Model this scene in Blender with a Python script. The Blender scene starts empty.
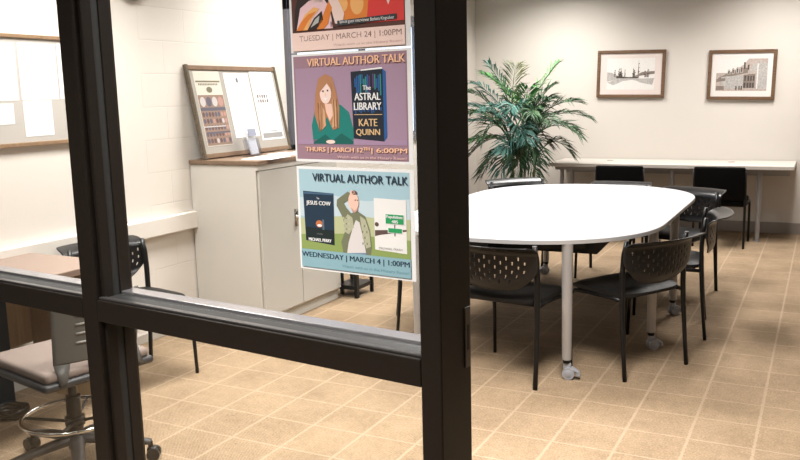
import bpy, bmesh, math, random
from mathutils import Vector, Matrix, Quaternion
random.seed(7)
PI = math.pi
S = bpy.context.scene
COL = S.collection

# ------------------------------------------------------------------ camera
cam_data = bpy.data.cameras.new('camera')
cam = bpy.data.objects.new('camera', cam_data)
COL.objects.link(cam)
cam_data.sensor_width = 36.0
cam_data.lens = 829.8 / 800 * 36.0
cam_data.clip_start = 0.05
YAW, PITCH, ROLL = -0.4748, 0.1614, 0.0248
fw = Vector((math.sin(YAW) * math.cos(PITCH), math.cos(YAW) * math.cos(PITCH), -math.sin(PITCH)))
r0 = Vector((math.cos(YAW), -math.sin(YAW), 0))
d0 = fw.cross(r0)
rt = r0 * math.cos(ROLL) + d0 * math.sin(ROLL)
dn = -r0 * math.sin(ROLL) + d0 * math.cos(ROLL)
M = Matrix((rt, -dn, -fw)).transposed().to_4x4()
M.translation = (0, 0, 1.49)
cam.matrix_world = M
S.camera = cam

# ------------------------------------------------------------------ light and exposure
S.view_settings.view_transform = 'Standard'
S.view_settings.look = 'None'
S.view_settings.gamma = 1.0
S.view_settings.use_curve_mapping = False
S.view_settings.exposure = 0.74
W = bpy.data.worlds.new('hall_ambient'); S.world = W; W.use_nodes = True
bg = W.node_tree.nodes['Background']
bg.inputs[0].default_value = (1.0, 0.95, 0.88, 1); bg.inputs[1].default_value = 0.05

def area(name, loc, sx, sy, watt, col=(1.0, 0.965, 0.925), spread=125, rot=(0, 0, 0)):
    l = bpy.data.lights.new(name, 'AREA'); l.shape = 'RECTANGLE'; l.size = sx; l.size_y = sy
    l.energy = watt; l.color = col; l.spread = math.radians(spread)
    o = bpy.data.objects.new(name, l); COL.objects.link(o); o.location = loc; o.rotation_euler = rot
    return o
for lx, ly, wt in ((-2.95, 3.0, 40), (-0.7, 2.5, 66), (-1.65, 5.35, 44), (-3.1, 5.0, 26), (-2.6, 8.0, 44), (-0.4, 8.0, 39), (1.8, 3.2, 6), (1.8, 7.0, 6)):  # lamp beside the cabinet added to brighten the left wall; right pair is fill
    area('ceiling_lamps_and_fill', (lx, ly, 2.74), 0.6, 1.2, wt, spread=142 if ly > 7.5 else 120)
area('hall_lamp', (-1.35, 0.2, 2.7), 1.2, 0.6, 50, spread=112)

# ------------------------------------------------------------------ materials
MATS = {}
def mat(name, col, rough=0.5, metal=0.0, spec=0.5, noise=0.0, nscale=40, bump=0.0, bscale=200, coat=0.0, emit=None, sheen=0.0):
    if name in MATS: return MATS[name]
    m = bpy.data.materials.new(name); m.use_nodes = True
    nt = m.node_tree; p = nt.nodes['Principled BSDF']
    p.inputs['Base Color'].default_value = (*col, 1)
    p.inputs['Roughness'].default_value = rough
    p.inputs['Metallic'].default_value = metal
    p.inputs['Specular IOR Level'].default_value = spec
    p.inputs['Coat Weight'].default_value = coat
    p.inputs['Sheen Weight'].default_value = sheen
    if emit:
        p.inputs['Emission Color'].default_value = (*emit[0], 1); p.inputs['Emission Strength'].default_value = emit[1]
    if noise or bump:
        tc = nt.nodes.new('ShaderNodeTexCoord')
    if noise:
        n = nt.nodes.new('ShaderNodeTexNoise'); n.inputs['Scale'].default_value = nscale; n.inputs['Detail'].default_value = 4
        nt.links.new(tc.outputs['Object'], n.inputs['Vector'])
        mx = nt.nodes.new('ShaderNodeMix'); mx.data_type = 'RGBA'
        mx.inputs[6].default_value = (*[c * (1 - noise) for c in col], 1)
        mx.inputs[7].default_value = (*[min(1, c * (1 + noise)) for c in col], 1)
        nt.links.new(n.outputs['Fac'], mx.inputs[0]); nt.links.new(mx.outputs[2], p.inputs['Base Color'])
    if bump:
        n2 = nt.nodes.new('ShaderNodeTexNoise'); n2.inputs['Scale'].default_value = bscale
        nt.links.new(tc.outputs['Object'], n2.inputs['Vector'])
        b = nt.nodes.new('ShaderNodeBump'); b.inputs['Strength'].default_value = bump; b.inputs['Distance'].default_value = 0.002
        nt.links.new(n2.outputs['Fac'], b.inputs['Height']); nt.links.new(b.outputs['Normal'], p.inputs['Normal'])
    MATS[name] = m
    return m

def wood(name, c1, c2, axis='X', scale=6, rough=0.4):
    if name in MATS: return MATS[name]
    m = bpy.data.materials.new(name); m.use_nodes = True; nt = m.node_tree; p = nt.nodes['Principled BSDF']
    tc = nt.nodes.new('ShaderNodeTexCoord'); mp = nt.nodes.new('ShaderNodeMapping')
    st = {'X': (1, 14, 14), 'Y': (14, 1, 14), 'Z': (14, 14, 1)}[axis]
    mp.inputs['Scale'].default_value = st
    nt.links.new(tc.outputs['Object'], mp.inputs['Vector'])
    n = nt.nodes.new('ShaderNodeTexNoise'); n.inputs['Scale'].default_value = scale; n.inputs['Detail'].default_value = 5
    n.inputs['Distortion'].default_value = 0.6
    nt.links.new(mp.outputs['Vector'], n.inputs['Vector'])
    r = nt.nodes.new('ShaderNodeValToRGB'); r.color_ramp.elements[0].color = (*c1, 1); r.color_ramp.elements[1].color = (*c2, 1)
    r.color_ramp.elements[0].position = 0.3; r.color_ramp.elements[1].position = 0.7
    nt.links.new(n.outputs['Fac'], r.inputs['Fac']); nt.links.new(r.outputs['Color'], p.inputs['Base Color'])
    p.inputs['Roughness'].default_value = rough
    MATS[name] = m
    return m

def carpet_mat():
    m = bpy.data.materials.new('carpet_tiles'); m.use_nodes = True; nt = m.node_tree; p = nt.nodes['Principled BSDF']
    N = nt.nodes.new; L = nt.links.new
    geo = N('ShaderNodeNewGeometry'); sep = N('ShaderNodeSeparateXYZ'); L(geo.outputs['Position'], sep.inputs[0])
    def math_(op, a, b=None):
        n = N('ShaderNodeMath'); n.operation = op
        for i, v in enumerate((a, b)):
            if v is None: continue
            if isinstance(v, (int, float)): n.inputs[i].default_value = v
            else: L(v, n.inputs[i])
        return n.outputs[0]
    cell = 0.261942
    nz = N('ShaderNodeTexNoise'); nz.inputs['Scale'].default_value = 60; L(geo.outputs['Position'], nz.inputs['Vector'])
    wob = math_('MULTIPLY', math_('SUBTRACT', nz.outputs['Fac'], 0.5), 0.012)
    def line(c, off, wid):
        f = math_('FRACT', math_('ADD', math_('DIVIDE', math_('SUBTRACT', math_('ADD', c, wob), off), cell), 100.5))
        dist = math_('ABSOLUTE', math_('SUBTRACT', f, 0.5))
        mr = N('ShaderNodeMapRange'); mr.interpolation_type = 'SMOOTHSTEP'
        mr.inputs['From Min'].default_value = wid * 0.55; mr.inputs['From Max'].default_value = wid * 1.25
        mr.inputs['To Min'].default_value = 1; mr.inputs['To Max'].default_value = 0
        L(dist, mr.inputs['Value']); return mr.outputs['Result']
    lx = line(sep.outputs['X'], -0.7231, 0.027); ly = line(sep.outputs['Y'], 4.3445, 0.022)
    ln = math_('MAXIMUM', lx, ly)
    # weave
    def wv(c): return math_('SINE', math_('MULTIPLY', c, 2 * PI / 0.0085))
    weave = math_('MULTIPLY', wv(sep.outputs['X']), wv(sep.outputs['Y']))
    n1 = N('ShaderNodeTexNoise'); n1.inputs['Scale'].default_value = 3.2; n1.inputs['Detail'].default_value = 6; L(geo.outputs['Position'], n1.inputs['Vector'])
    n3 = N('ShaderNodeTexNoise'); n3.inputs['Scale'].default_value = 110; L(geo.outputs['Position'], n3.inputs['Vector'])
    n4 = N('ShaderNodeTexNoise'); n4.inputs['Scale'].default_value = 22; n4.inputs['Detail'].default_value = 5; L(geo.outputs['Position'], n4.inputs['Vector'])
    mixf = math_('ADD', math_('MULTIPLY', n1.outputs['Fac'], 0.5), math_('ADD', math_('MULTIPLY', weave, 0.30), math_('ADD', math_('MULTIPLY', n4.outputs['Fac'], 0.28), math_('MULTIPLY', n3.outputs['Fac'], 0.72))))
    ramp = N('ShaderNodeValToRGB'); L(mixf, ramp.inputs['Fac'])
    ramp.color_ramp.elements[0].position = 0.48; ramp.color_ramp.elements[0].color = (0.135, 0.091, 0.052, 1)
    ramp.color_ramp.elements[1].position = 1.0; ramp.color_ramp.elements[1].color = (0.325, 0.236, 0.152, 1)
    mx = N('ShaderNodeMix'); mx.data_type = 'RGBA'; L(math_('MULTIPLY', ln, 0.55), mx.inputs[0]); L(ramp.outputs['Color'], mx.inputs[6])
    mx.inputs[7].default_value = (0.355, 0.268, 0.185, 1)
    L(mx.outputs[2], p.inputs['Base Color'])
    p.inputs['Roughness'].default_value = 0.9; p.inputs['Specular IOR Level'].default_value = 0.2
    b = N('ShaderNodeBump'); b.inputs['Strength'].default_value = 0.25; b.inputs['Distance'].default_value = 0.003
    L(math_('ADD', weave, n3.outputs['Fac']), b.inputs['Height']); L(b.outputs['Normal'], p.inputs['Normal'])
    return m

def block_mat():
    m = bpy.data.materials.new('painted_block'); m.use_nodes = True; nt = m.node_tree; p = nt.nodes['Principled BSDF']
    N = nt.nodes.new; L = nt.links.new
    geo = N('ShaderNodeNewGeometry'); sep = N('ShaderNodeSeparateXYZ'); L(geo.outputs['Position'], sep.inputs[0])
    cmb = N('ShaderNodeCombineXYZ')
    a1 = N('ShaderNodeMath'); a1.operation = 'ADD'; a1.inputs[1].default_value = -3.852 + 0.406 * 20; L(sep.outputs['Y'], a1.inputs[0])
    a2 = N('ShaderNodeMath'); a2.operation = 'ADD'; a2.inputs[1].default_value = -0.031 + 0.203 * 10; L(sep.outputs['Z'], a2.inputs[0])
    L(a1.outputs[0], cmb.inputs[0]); L(a2.outputs[0], cmb.inputs[1])
    br = N('ShaderNodeTexBrick'); L(cmb.outputs[0], br.inputs['Vector'])
    br.inputs['Scale'].default_value = 1; br.inputs['Brick Width'].default_value = 0.406; br.inputs['Row Height'].default_value = 0.203
    br.inputs['Mortar Size'].default_value = 0.004; br.inputs['Mortar Smooth'].default_value = 0.6
    br.inputs['Color1'].default_value = (0.70, 0.658, 0.605, 1); br.inputs['Color2'].default_value = (0.71, 0.668, 0.615, 1)
    br.inputs['Mortar'].default_value = (0.655, 0.61, 0.555, 1)
    L(br.outputs['Color'], p.inputs['Base Color'])
    n3 = N('ShaderNodeTexNoise'); n3.inputs['Scale'].default_value = 90; L(geo.outputs['Position'], n3.inputs['Vector'])
    ad = N('ShaderNodeMath'); ad.operation = 'MULTIPLY_ADD'; ad.inputs[1].default_value = -6.0; L(br.outputs['Fac'], ad.inputs[0]); L(n3.outputs['Fac'], ad.inputs[2])
    b = N('ShaderNodeBump'); b.inputs['Strength'].default_value = 0.25; b.inputs['Distance'].default_value = 0.002
    L(ad.outputs[0], b.inputs['Height']); L(b.outputs['Normal'], p.inputs['Normal'])
    p.inputs['Roughness'].default_value = 0.55
    return m

def glass_mat():
    m = bpy.data.materials.new('window_glass'); m.use_nodes = True; nt = m.node_tree
    for n in list(nt.nodes): nt.nodes.remove(n)
    N = nt.nodes.new; L = nt.links.new
    out = N('ShaderNodeOutputMaterial'); mix = N('ShaderNodeMixShader'); tr = N('ShaderNodeBsdfTransparent'); gl = N('ShaderNodeBsdfGlossy')
    gl.inputs['Roughness'].default_value = 0.02; tr.inputs['Color'].default_value = (0.985, 0.99, 0.985, 1)
    fr = N('ShaderNodeFresnel'); gb = N('ShaderNodeNewGeometry'); mr = N('ShaderNodeMapRange')
    mr.inputs['To Min'].default_value = 1.45; mr.inputs['To Max'].default_value = 1 / 1.45
    L(gb.outputs['Backfacing'], mr.inputs['Value']); L(mr.outputs['Result'], fr.inputs['IOR'])
    L(fr.outputs[0], mix.inputs[0]); L(tr.outputs[0], mix.inputs[1]); L(gl.outputs[0], mix.inputs[2]); L(mix.outputs[0], out.inputs['Surface'])
    return m

def clear_plastic():
    m = bpy.data.materials.new('clear_acrylic'); m.use_nodes = True; nt = m.node_tree
    for n in list(nt.nodes): nt.nodes.remove(n)
    N = nt.nodes.new; L = nt.links.new
    out = N('ShaderNodeOutputMaterial'); mix = N('ShaderNodeMixShader'); tr = N('ShaderNodeBsdfTransparent'); gl = N('ShaderNodeBsdfGlossy')
    gl.inputs['Roughness'].default_value = 0.05; tr.inputs['Color'].default_value = (0.88, 0.89, 0.92, 1)
    fr = N('ShaderNodeFresnel'); gb = N('ShaderNodeNewGeometry'); mr = N('ShaderNodeMapRange')
    mr.inputs['To Min'].default_value = 1.5; mr.inputs['To Max'].default_value = 1 / 1.5
    L(gb.outputs['Backfacing'], mr.inputs['Value']); L(mr.outputs['Result'], fr.inputs['IOR'])
    L(fr.outputs[0], mix.inputs[0]); L(tr.outputs[0], mix.inputs[1]); L(gl.outputs[0], mix.inputs[2]); L(mix.outputs[0], out.inputs['Surface'])
    return m

def palm_mat(name, c1, c2):
    m = mat(name, c1, 0.55, spec=0.25)
    nt = m.node_tree; p = nt.nodes['Principled BSDF']
    oi = nt.nodes.new('ShaderNodeTexCoord'); n = nt.nodes.new('ShaderNodeTexNoise'); n.inputs['Scale'].default_value = 5
    nt.links.new(oi.outputs['Object'], n.inputs['Vector'])
    r = nt.nodes.new('ShaderNodeValToRGB'); r.color_ramp.elements[0].color = (*c1, 1); r.color_ramp.elements[1].color = (*c2, 1)
    r.color_ramp.elements[0].position = 0.35; r.color_ramp.elements[1].position = 0.65
    nt.links.new(n.outputs['Fac'], r.inputs['Fac']); nt.links.new(r.outputs['Color'], p.inputs['Base Color'])
    return m

PLASTER = mat('warm_plaster', (0.56, 0.520, 0.472), 0.7, bump=0.15, bscale=120)
BLOCK = block_mat(); CARPET = carpet_mat(); GLASS = glass_mat(); ACRYLIC = clear_plastic()
CEIL = mat('ceiling_paint', (0.55, 0.54, 0.52), 0.8)
BRONZE = mat('dark_bronze_aluminium', (0.0105, 0.0075, 0.0055), 0.45, metal=0.0, spec=0.22, noise=0.25, nscale=120)
GASKET = mat('black_gasket', (0.006, 0.006, 0.006), 0.6)
STOPM = mat('sheen_inner_stop', (0.36, 0.345, 0.36), 0.25, metal=0.8)  # room light grazing the inner ledge is put into this pale colour
COVE = mat('vinyl_cove_base', (0.25, 0.22, 0.195), 0.5)
BLACKPL = mat('black_plastic', (0.004, 0.004, 0.0048), 0.30, spec=0.4)
BLACKMT = mat('black_painted_steel', (0.004, 0.004, 0.0043), 0.35, spec=0.3)
SEATFAB = mat('charcoal_seat_vinyl', (0.008, 0.0077, 0.0075), 0.45, spec=0.22, noise=0.2, nscale=120, bump=0.1, bscale=500)
BLACKFAB = mat('black_fabric', (0.003, 0.003, 0.003), 0.9, spec=0.1, bump=0.2, bscale=600)
WHITELAM = mat('white_laminate', (0.42, 0.42, 0.445), 0.35)
EDGE = mat('grey_table_edge', (0.36, 0.35, 0.345), 0.45)
SILVER = mat('silver_paint', (0.34, 0.325, 0.315), 0.4, metal=0.3)
CASTER = mat('grey_caster', (0.30, 0.305, 0.33), 0.35, metal=0.1)
CHROME = mat('chrome', (0.75, 0.74, 0.72), 0.12, metal=1.0)
DESKLAM = mat('beige_laminate', (0.46, 0.425, 0.385), 0.45)
DESKLEG = mat('grey_desk_leg', (0.30, 0.29, 0.29), 0.4, metal=0.4)
CREAM = mat('cream_steel', (0.56, 0.535, 0.49), 0.45)
CREAM2 = mat('cream_steel_door', (0.50, 0.478, 0.436), 0.45)
OAK = wood('oak_laminate', (0.15, 0.093, 0.058), (0.22, 0.145, 0.095), 'Y')
OAKZ = wood('oak_edge_upright', (0.07, 0.055, 0.038), (0.12, 0.09, 0.06), 'Z')
FRAMEW = wood('walnut_frame', (0.075, 0.038, 0.02), (0.165, 0.095, 0.05), 'X', 10)
BOARDW = wood('bulletin_frame_wood', (0.20, 0.125, 0.07), (0.29, 0.19, 0.11), 'Y', 8)
TANW = wood('tan_wood_panel', (0.36, 0.25, 0.135), (0.46, 0.33, 0.19), 'Z', 4)
DESKBR = mat('brown_desk_laminate', (0.235, 0.165, 0.13), 0.35, noise=0.05, nscale=30)
FABRICBD = mat('grey_beige_fabric_panel', (0.32, 0.295, 0.262), 0.9, noise=0.08, nscale=200)
FABRICB2 = mat('pale_fabric_panel', (0.44, 0.415, 0.385), 0.9, noise=0.06, nscale=200)
PAPER = mat('white_paper', (0.76, 0.76, 0.76), 0.7)
PAPERC = mat('cream_paper', (0.52, 0.49, 0.42), 0.7)
PRINTG = mat('grey_print', (0.24, 0.235, 0.23), 0.7)
GREYPL = mat('grey_stool_plastic', (0.085, 0.08, 0.07), 0.5)
DKGREYPL = mat('dark_grey_plastic', (0.03, 0.028, 0.028), 0.45)
BEIGEFAB = mat('beige_woven_fabric', (0.20, 0.155, 0.13), 0.9, noise=0.25, nscale=180, bump=0.3, bscale=400)
MATW = mat('picture_mat', (0.58, 0.50, 0.465), 0.7)
MATW2 = mat('white_picture_mat', (0.62, 0.58, 0.55), 0.7)

# ------------------------------------------------------------------ mesh helpers
class MB:
    def __init__(self): self.bm = bmesh.new()
    def _fin(self, verts, m, T=None):
        if T is not None: bmesh.ops.transform(self.bm, matrix=T, verts=verts)
        fs = set()
        for v in verts:
            for f in v.link_faces: fs.add(f)
        for f in fs: f.material_index = m
    def box(self, c, s, m=0, rot=None, bevel=0.0, seg=2):
        r = bmesh.ops.create_cube(self.bm, size=1.0); vs = r['verts']
        bmesh.ops.scale(self.bm, vec=Vector(s), verts=vs)
        if bevel:
            es = list({e for v in vs for e in v.link_edges})
            rb = bmesh.ops.bevel(self.bm, geom=es, offset=min(bevel, min(s) * 0.45), segments=seg, affect='EDGES', profile=0.5)
            vs = list({v for f in rb['faces'] for v in f.verts} | {v for v in vs if v.is_valid})
            # all verts of this island
            st = list(vs); seen = set(st)
            while st:
                v = st.pop()
                for e in v.link_edges:
                    o = e.other_vert(v)
                    if o not in seen: seen.add(o); st.append(o)
            vs = list(seen)
        T = Matrix.Translation(Vector(c))
        if rot is not None: T = T @ rot.to_4x4()
        self._fin(vs, m, T); return self
    def box2(self, a, b, m=0, bevel=0.0):
        a, b = Vector(a), Vector(b); return self.box((a + b) / 2, [abs(x) for x in (b - a)], m, None, bevel)
    def tube(self, pts, rad, seg=10, m=0, closed=False, squash=1.0, cap=True):
        pts = [Vector(p) for p in pts]; n = len(pts)
        rads = rad if isinstance(rad, (list, tuple)) else [rad] * n
        rings = []; up = None
        for i, p in enumerate(pts):
            if closed: t = (pts[(i + 1) % n] - pts[i - 1]).normalized()
            else: t = (pts[min(i + 1, n - 1)] - pts[max(i - 1, 0)]).normalized()
            if up is None:
                up = Vector((0, 0, 1)) if abs(t.z) < 0.9 else Vector((1, 0, 0))
            a = t.cross(up)
            if a.length < 1e-5: a = t.orthogonal()
            a.normalize(); b = t.cross(a).normalized(); up = -b if b.dot(up) < 0 else b
            b = up; a = t.cross(b).normalized()
            ring = [self.bm.verts.new(p + (a * math.cos(2 * PI * k / seg) * rads[i] + b * math.sin(2 * PI * k / seg) * rads[i] * squash)) for k in range(seg)]
            rings.append(ring)
        rg = range(n) if closed else range(n - 1)
        for i in rg:
            A, B = rings[i], rings[(i + 1) % n]
            for k in range(seg):
                f = self.bm.faces.new((A[k], A[(k + 1) % seg], B[(k + 1) % seg], B[k])); f.material_index = m; f.smooth = True
        if not closed and cap:
            for R_ in (rings[0], rings[-1]):
                f = self.bm.faces.new(R_); f.material_index = m
        return self
    def cyl(self, a, b, ra, rb=None, seg=20, m=0):
        return self.tube([a, b], [ra, ra if rb is None else rb], seg, m)
    def prism(self, poly, z0, z1, m=0, T=None, mside=None):
        lo = [self.bm.verts.new((x, y, z0)) for x, y in poly]; hi = [self.bm.verts.new((x, y, z1)) for x, y in poly]
        n = len(poly)
        f = self.bm.faces.new(hi); f.material_index = m
        f = self.bm.faces.new(lo[::-1]); f.material_index = m
        for i in range(n):
            f = self.bm.faces.new((lo[i], lo[(i + 1) % n], hi[(i + 1) % n], hi[i])); f.material_index = m if mside is None else mside
        if T is not None: bmesh.ops.transform(self.bm, matrix=T, verts=lo + hi)
        return self
    def ball(self, c, r, m=0, sc=(1, 1, 1), seg=12):
        q = bmesh.ops.create_uvsphere(self.bm, u_segments=seg, v_segments=max(6, seg // 2), radius=r)
        self._fin(q['verts'], m, Matrix.Translation(Vector(c)) @ Matrix.Diagonal((*sc, 1)))
        return self
    def build(self, name, mats, parent=None, smooth=None, recalc=True):
        if recalc: bmesh.ops.recalc_face_normals(self.bm, faces=self.bm.faces)
        me = bpy.data.meshes.new(name); self.bm.to_mesh(me); self.bm.free()
        for m in (mats if isinstance(mats, (list, tuple)) else [mats]): me.materials.append(m)
        o = bpy.data.objects.new(name, me); COL.objects.link(o)
        if parent: o.parent = parent
        if smooth:
            for p in me.polygons: p.use_smooth = True
            me.set_sharp_from_angle(angle=math.radians(smooth))
        return o

def tag(o, label=None, cat=None, group=None, kind=None):
    if label: o['label'] = label
    if cat: o['category'] = cat
    if group: o['group'] = group
    if kind: o['kind'] = kind
    return o
def empty(name, loc=(0, 0, 0), rz=0.0, label=None, cat=None, group=None, scale=1.0):
    o = bpy.data.objects.new(name, None); COL.objects.link(o)
    o.location = loc; o.rotation_euler = (0, 0, rz); o.scale = (scale,) * 3; o.empty_display_size = 0.1
    return tag(o, label, cat, group)
def struct(name, mb, m, smooth=None):
    return tag(mb.build(name, m, None, smooth), kind='structure')
def children_of(o): return [c for c in COL.objects if c.parent == o]
def copy_tree(o, parent=None):
    c = o.copy(); COL.objects.link(c); c.parent = parent
    for ch in children_of(o): copy_tree(ch, c)
    return c

# ------------------------------------------------------------------ room shell
XL, YB, XR, ZC = -3.722, 9.183, 3.2, 2.75
struct('floor', MB().box2((XL - 0.1, -1.6, -0.1), (XR + 0.1, YB + 0.1, 0.0)), CARPET)
struct('ceiling', MB().box2((XL - 0.1, -1.6, ZC), (XR + 0.1, YB + 0.1, ZC + 0.1)), CEIL)
struct('wall_left', MB().box2((XL - 0.12, 3.852, 0), (XL, YB + 0.1, ZC)), BLOCK)
struct('wall_left', MB().box2((XL - 0.12, 1.45, 0), (XL, 3.852, ZC)), mat('smooth_left_paint', (0.71, 0.668, 0.615), 0.55, bump=0.1, bscale=90))
struct('wall_back', MB().box2((XL, YB, 0), (XR + 0.1, YB + 0.12, ZC)), PLASTER)
struct('wall_right', MB().box2((XR, -1.6, 0), (XR + 0.12, YB, ZC)), PLASTER)
struct('baseboard_back', MB().box2((XL + 0.012, YB - 0.012, 0), (XR, YB, 0.115), bevel=0.004), COVE)
struct('baseboard_left', MB().box2((XL, 1.9, 0), (XL + 0.01, YB - 0.0, 0.06), bevel=0.004), mat('cream_cove_base', (0.45, 0.42, 0.375), 0.5))
# shallow corner pilaster in the far corner and the raceway ledge along the block wall
struct('trim_1', MB().box2((XL, YB - 0.45, 0.13), (XL + 0.05, YB - 0.0, ZC), bevel=0.003), PLASTER)
struct('trim_2', MB().box2((XL, 1.95, 0.655), (XL + 0.045, 5.4, 0.765), bevel=0.006), mat('painted_ledge', (0.71, 0.668, 0.615), 0.5))

# ------------------------------------------------------------------ glazed partition
PHI = -0.1167
T_ = Vector((math.cos(PHI), math.sin(PHI), 0)); N_ = Vector((-math.sin(PHI), math.cos(PHI), 0)); P0 = Vector((0, 1.325, 0))
FM = Matrix((T_, N_, Vector((0, 0, 1)))).transposed().to_4x4(); FM.translation = P0     # local: s, depth, z
def fstruct(name, mb, m):
    o = struct(name, mb, m); o.matrix_world = FM; return o
def member(a, b):
    """frame tube: face boxes front and back of the glass with a recessed glazing channel between, materials 0 bronze 1 gasket"""
    return MB().box2(a, b, 0, bevel=0.0025)
D = 0.057
A0, A1, B0, B1 = -1.674, -1.616, -0.652, -0.607
Z0, Z1 = 0.944, 1.000
def upright(s0, s1, name, left=True, right=True):
    mb = MB().box2((s0, -D, 0), (s1, D, ZC), 0, bevel=0.003)
    st = 0.011
    for side, on in ((s0 - st, left), (s1, right)):
        if not on: continue
        for zz0, zz1 in ((0.09, Z0 - 0.0005), (Z1 + 0.0005, ZC)):
            mb.box2((side, -0.040, zz0), (side + st, -0.010, zz1), 0, bevel=0.002)
            mb.box2((side, 0.010, zz0), (side + st, 0.044, zz1), 0, bevel=0.002)
            mb.box2((side + 0.003, -0.010, zz0), (side + st - 0.003, 0.010, zz1), 1)
    return fstruct(name, mb, [BRONZE, GASKET])
upright(A0, A1, 'trim_3')
post = upright(B0, B1, 'trim_4', True, False)
def rail(s0, s1, name, z0=Z0, z1=Z1):
    mb = MB().box2((s0, -D, z0), (s1, D, z1), 0, bevel=0.003)
    mb.box2((s0, -0.050, z1), (s1, -0.034, z1 + 0.006), 3, bevel=0.002)
    mb.box2((s0, 0.012, z1), (s1, D - 0.002, z1 + 0.010), 2, bevel=0.002)
    mb.box2((s0, -0.034, z1), (s1, 0.012, z1 + 0.003), 1)
    return fstruct(name, mb, [BRONZE, GASKET, STOPM, mat('sheen_outer_stop', (0.075, 0.07, 0.068), 0.3, metal=0.6)])  # outer stop's lighter grey has a grazing reflection put into the colour
rail(A1 + 0.0005, B0 - 0.0005, 'trim_5')
rail(-3.55, A0 - 0.0005, 'trim_6')
for s0, s1, nm in ((A1, B0, 'trim_7'), (-3.55, A0, 'trim_8')):
    fstruct(nm, MB().box2((s0 + 0.0005, -D, 0), (s1 - 0.0005, D, 0.09), bevel=0.003), BRONZE)
fstruct('trim_9', MB().box2((B1 + 0.0005, -D, 2.15), (0.45, D, 2.21), bevel=0.003), BRONZE)       # door header
fstruct('trim_10', MB().box2((0.45, -D, 0), (0.50, D, ZC), bevel=0.003), BRONZE)                   # far jamb
k = 0
for s0, s1 in ((-3.55, A0), (A1, B0)):
    for z0, z1 in ((0.09, Z0), (Z1 + 0.004, ZC)):
        k += 1
        fstruct('window_%d' % k, MB().box2((s0 + 0.004, -0.003, z0), (s1 - 0.004, 0.003, z1)), GLASS)
sp = MB()
sp.box2((B1, 0.030, 0.965), (B1 + 0.003, 0.050, 1.085), 0, bevel=0.001); sp.box2((B1 + 0.0025, 0.036, 1.0), (B1 + 0.0035, 0.044, 1.05), 1)
spo = sp.build('strike_plate', [mat('worn_steel_plate', (0.085, 0.075, 0.068), 0.45, metal=0.5), GASKET], post)

# window in the block wall beyond the cabinet (mostly behind the posters)
wf = MB()
for a, b in (((5.38, 1.05), (5.50, 2.25)), ((7.58, 1.05), (7.70, 2.25)), ((5.38, 2.15), (7.70, 2.25)), ((5.38, 1.05), (7.70, 1.13)), ((6.50, 1.05), (6.58, 2.25))):
    wf.box2((XL, a[0], a[1]), (XL + 0.04, b[0], b[1]), 0, bevel=0.003)
wo = struct('window_5', wf, mat('grey_window_frame', (0.10, 0.10, 0.12), 0.4))
pn = MB().box2((XL + 0.005, 5.50, 1.13), (XL + 0.012, 7.58, 2.15)).build('window_pane', mat('daylit_pane', (0.5, 0.6, 0.8), 0.2, emit=((0.62, 0.78, 1.0), 0.75)), wo)

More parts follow.
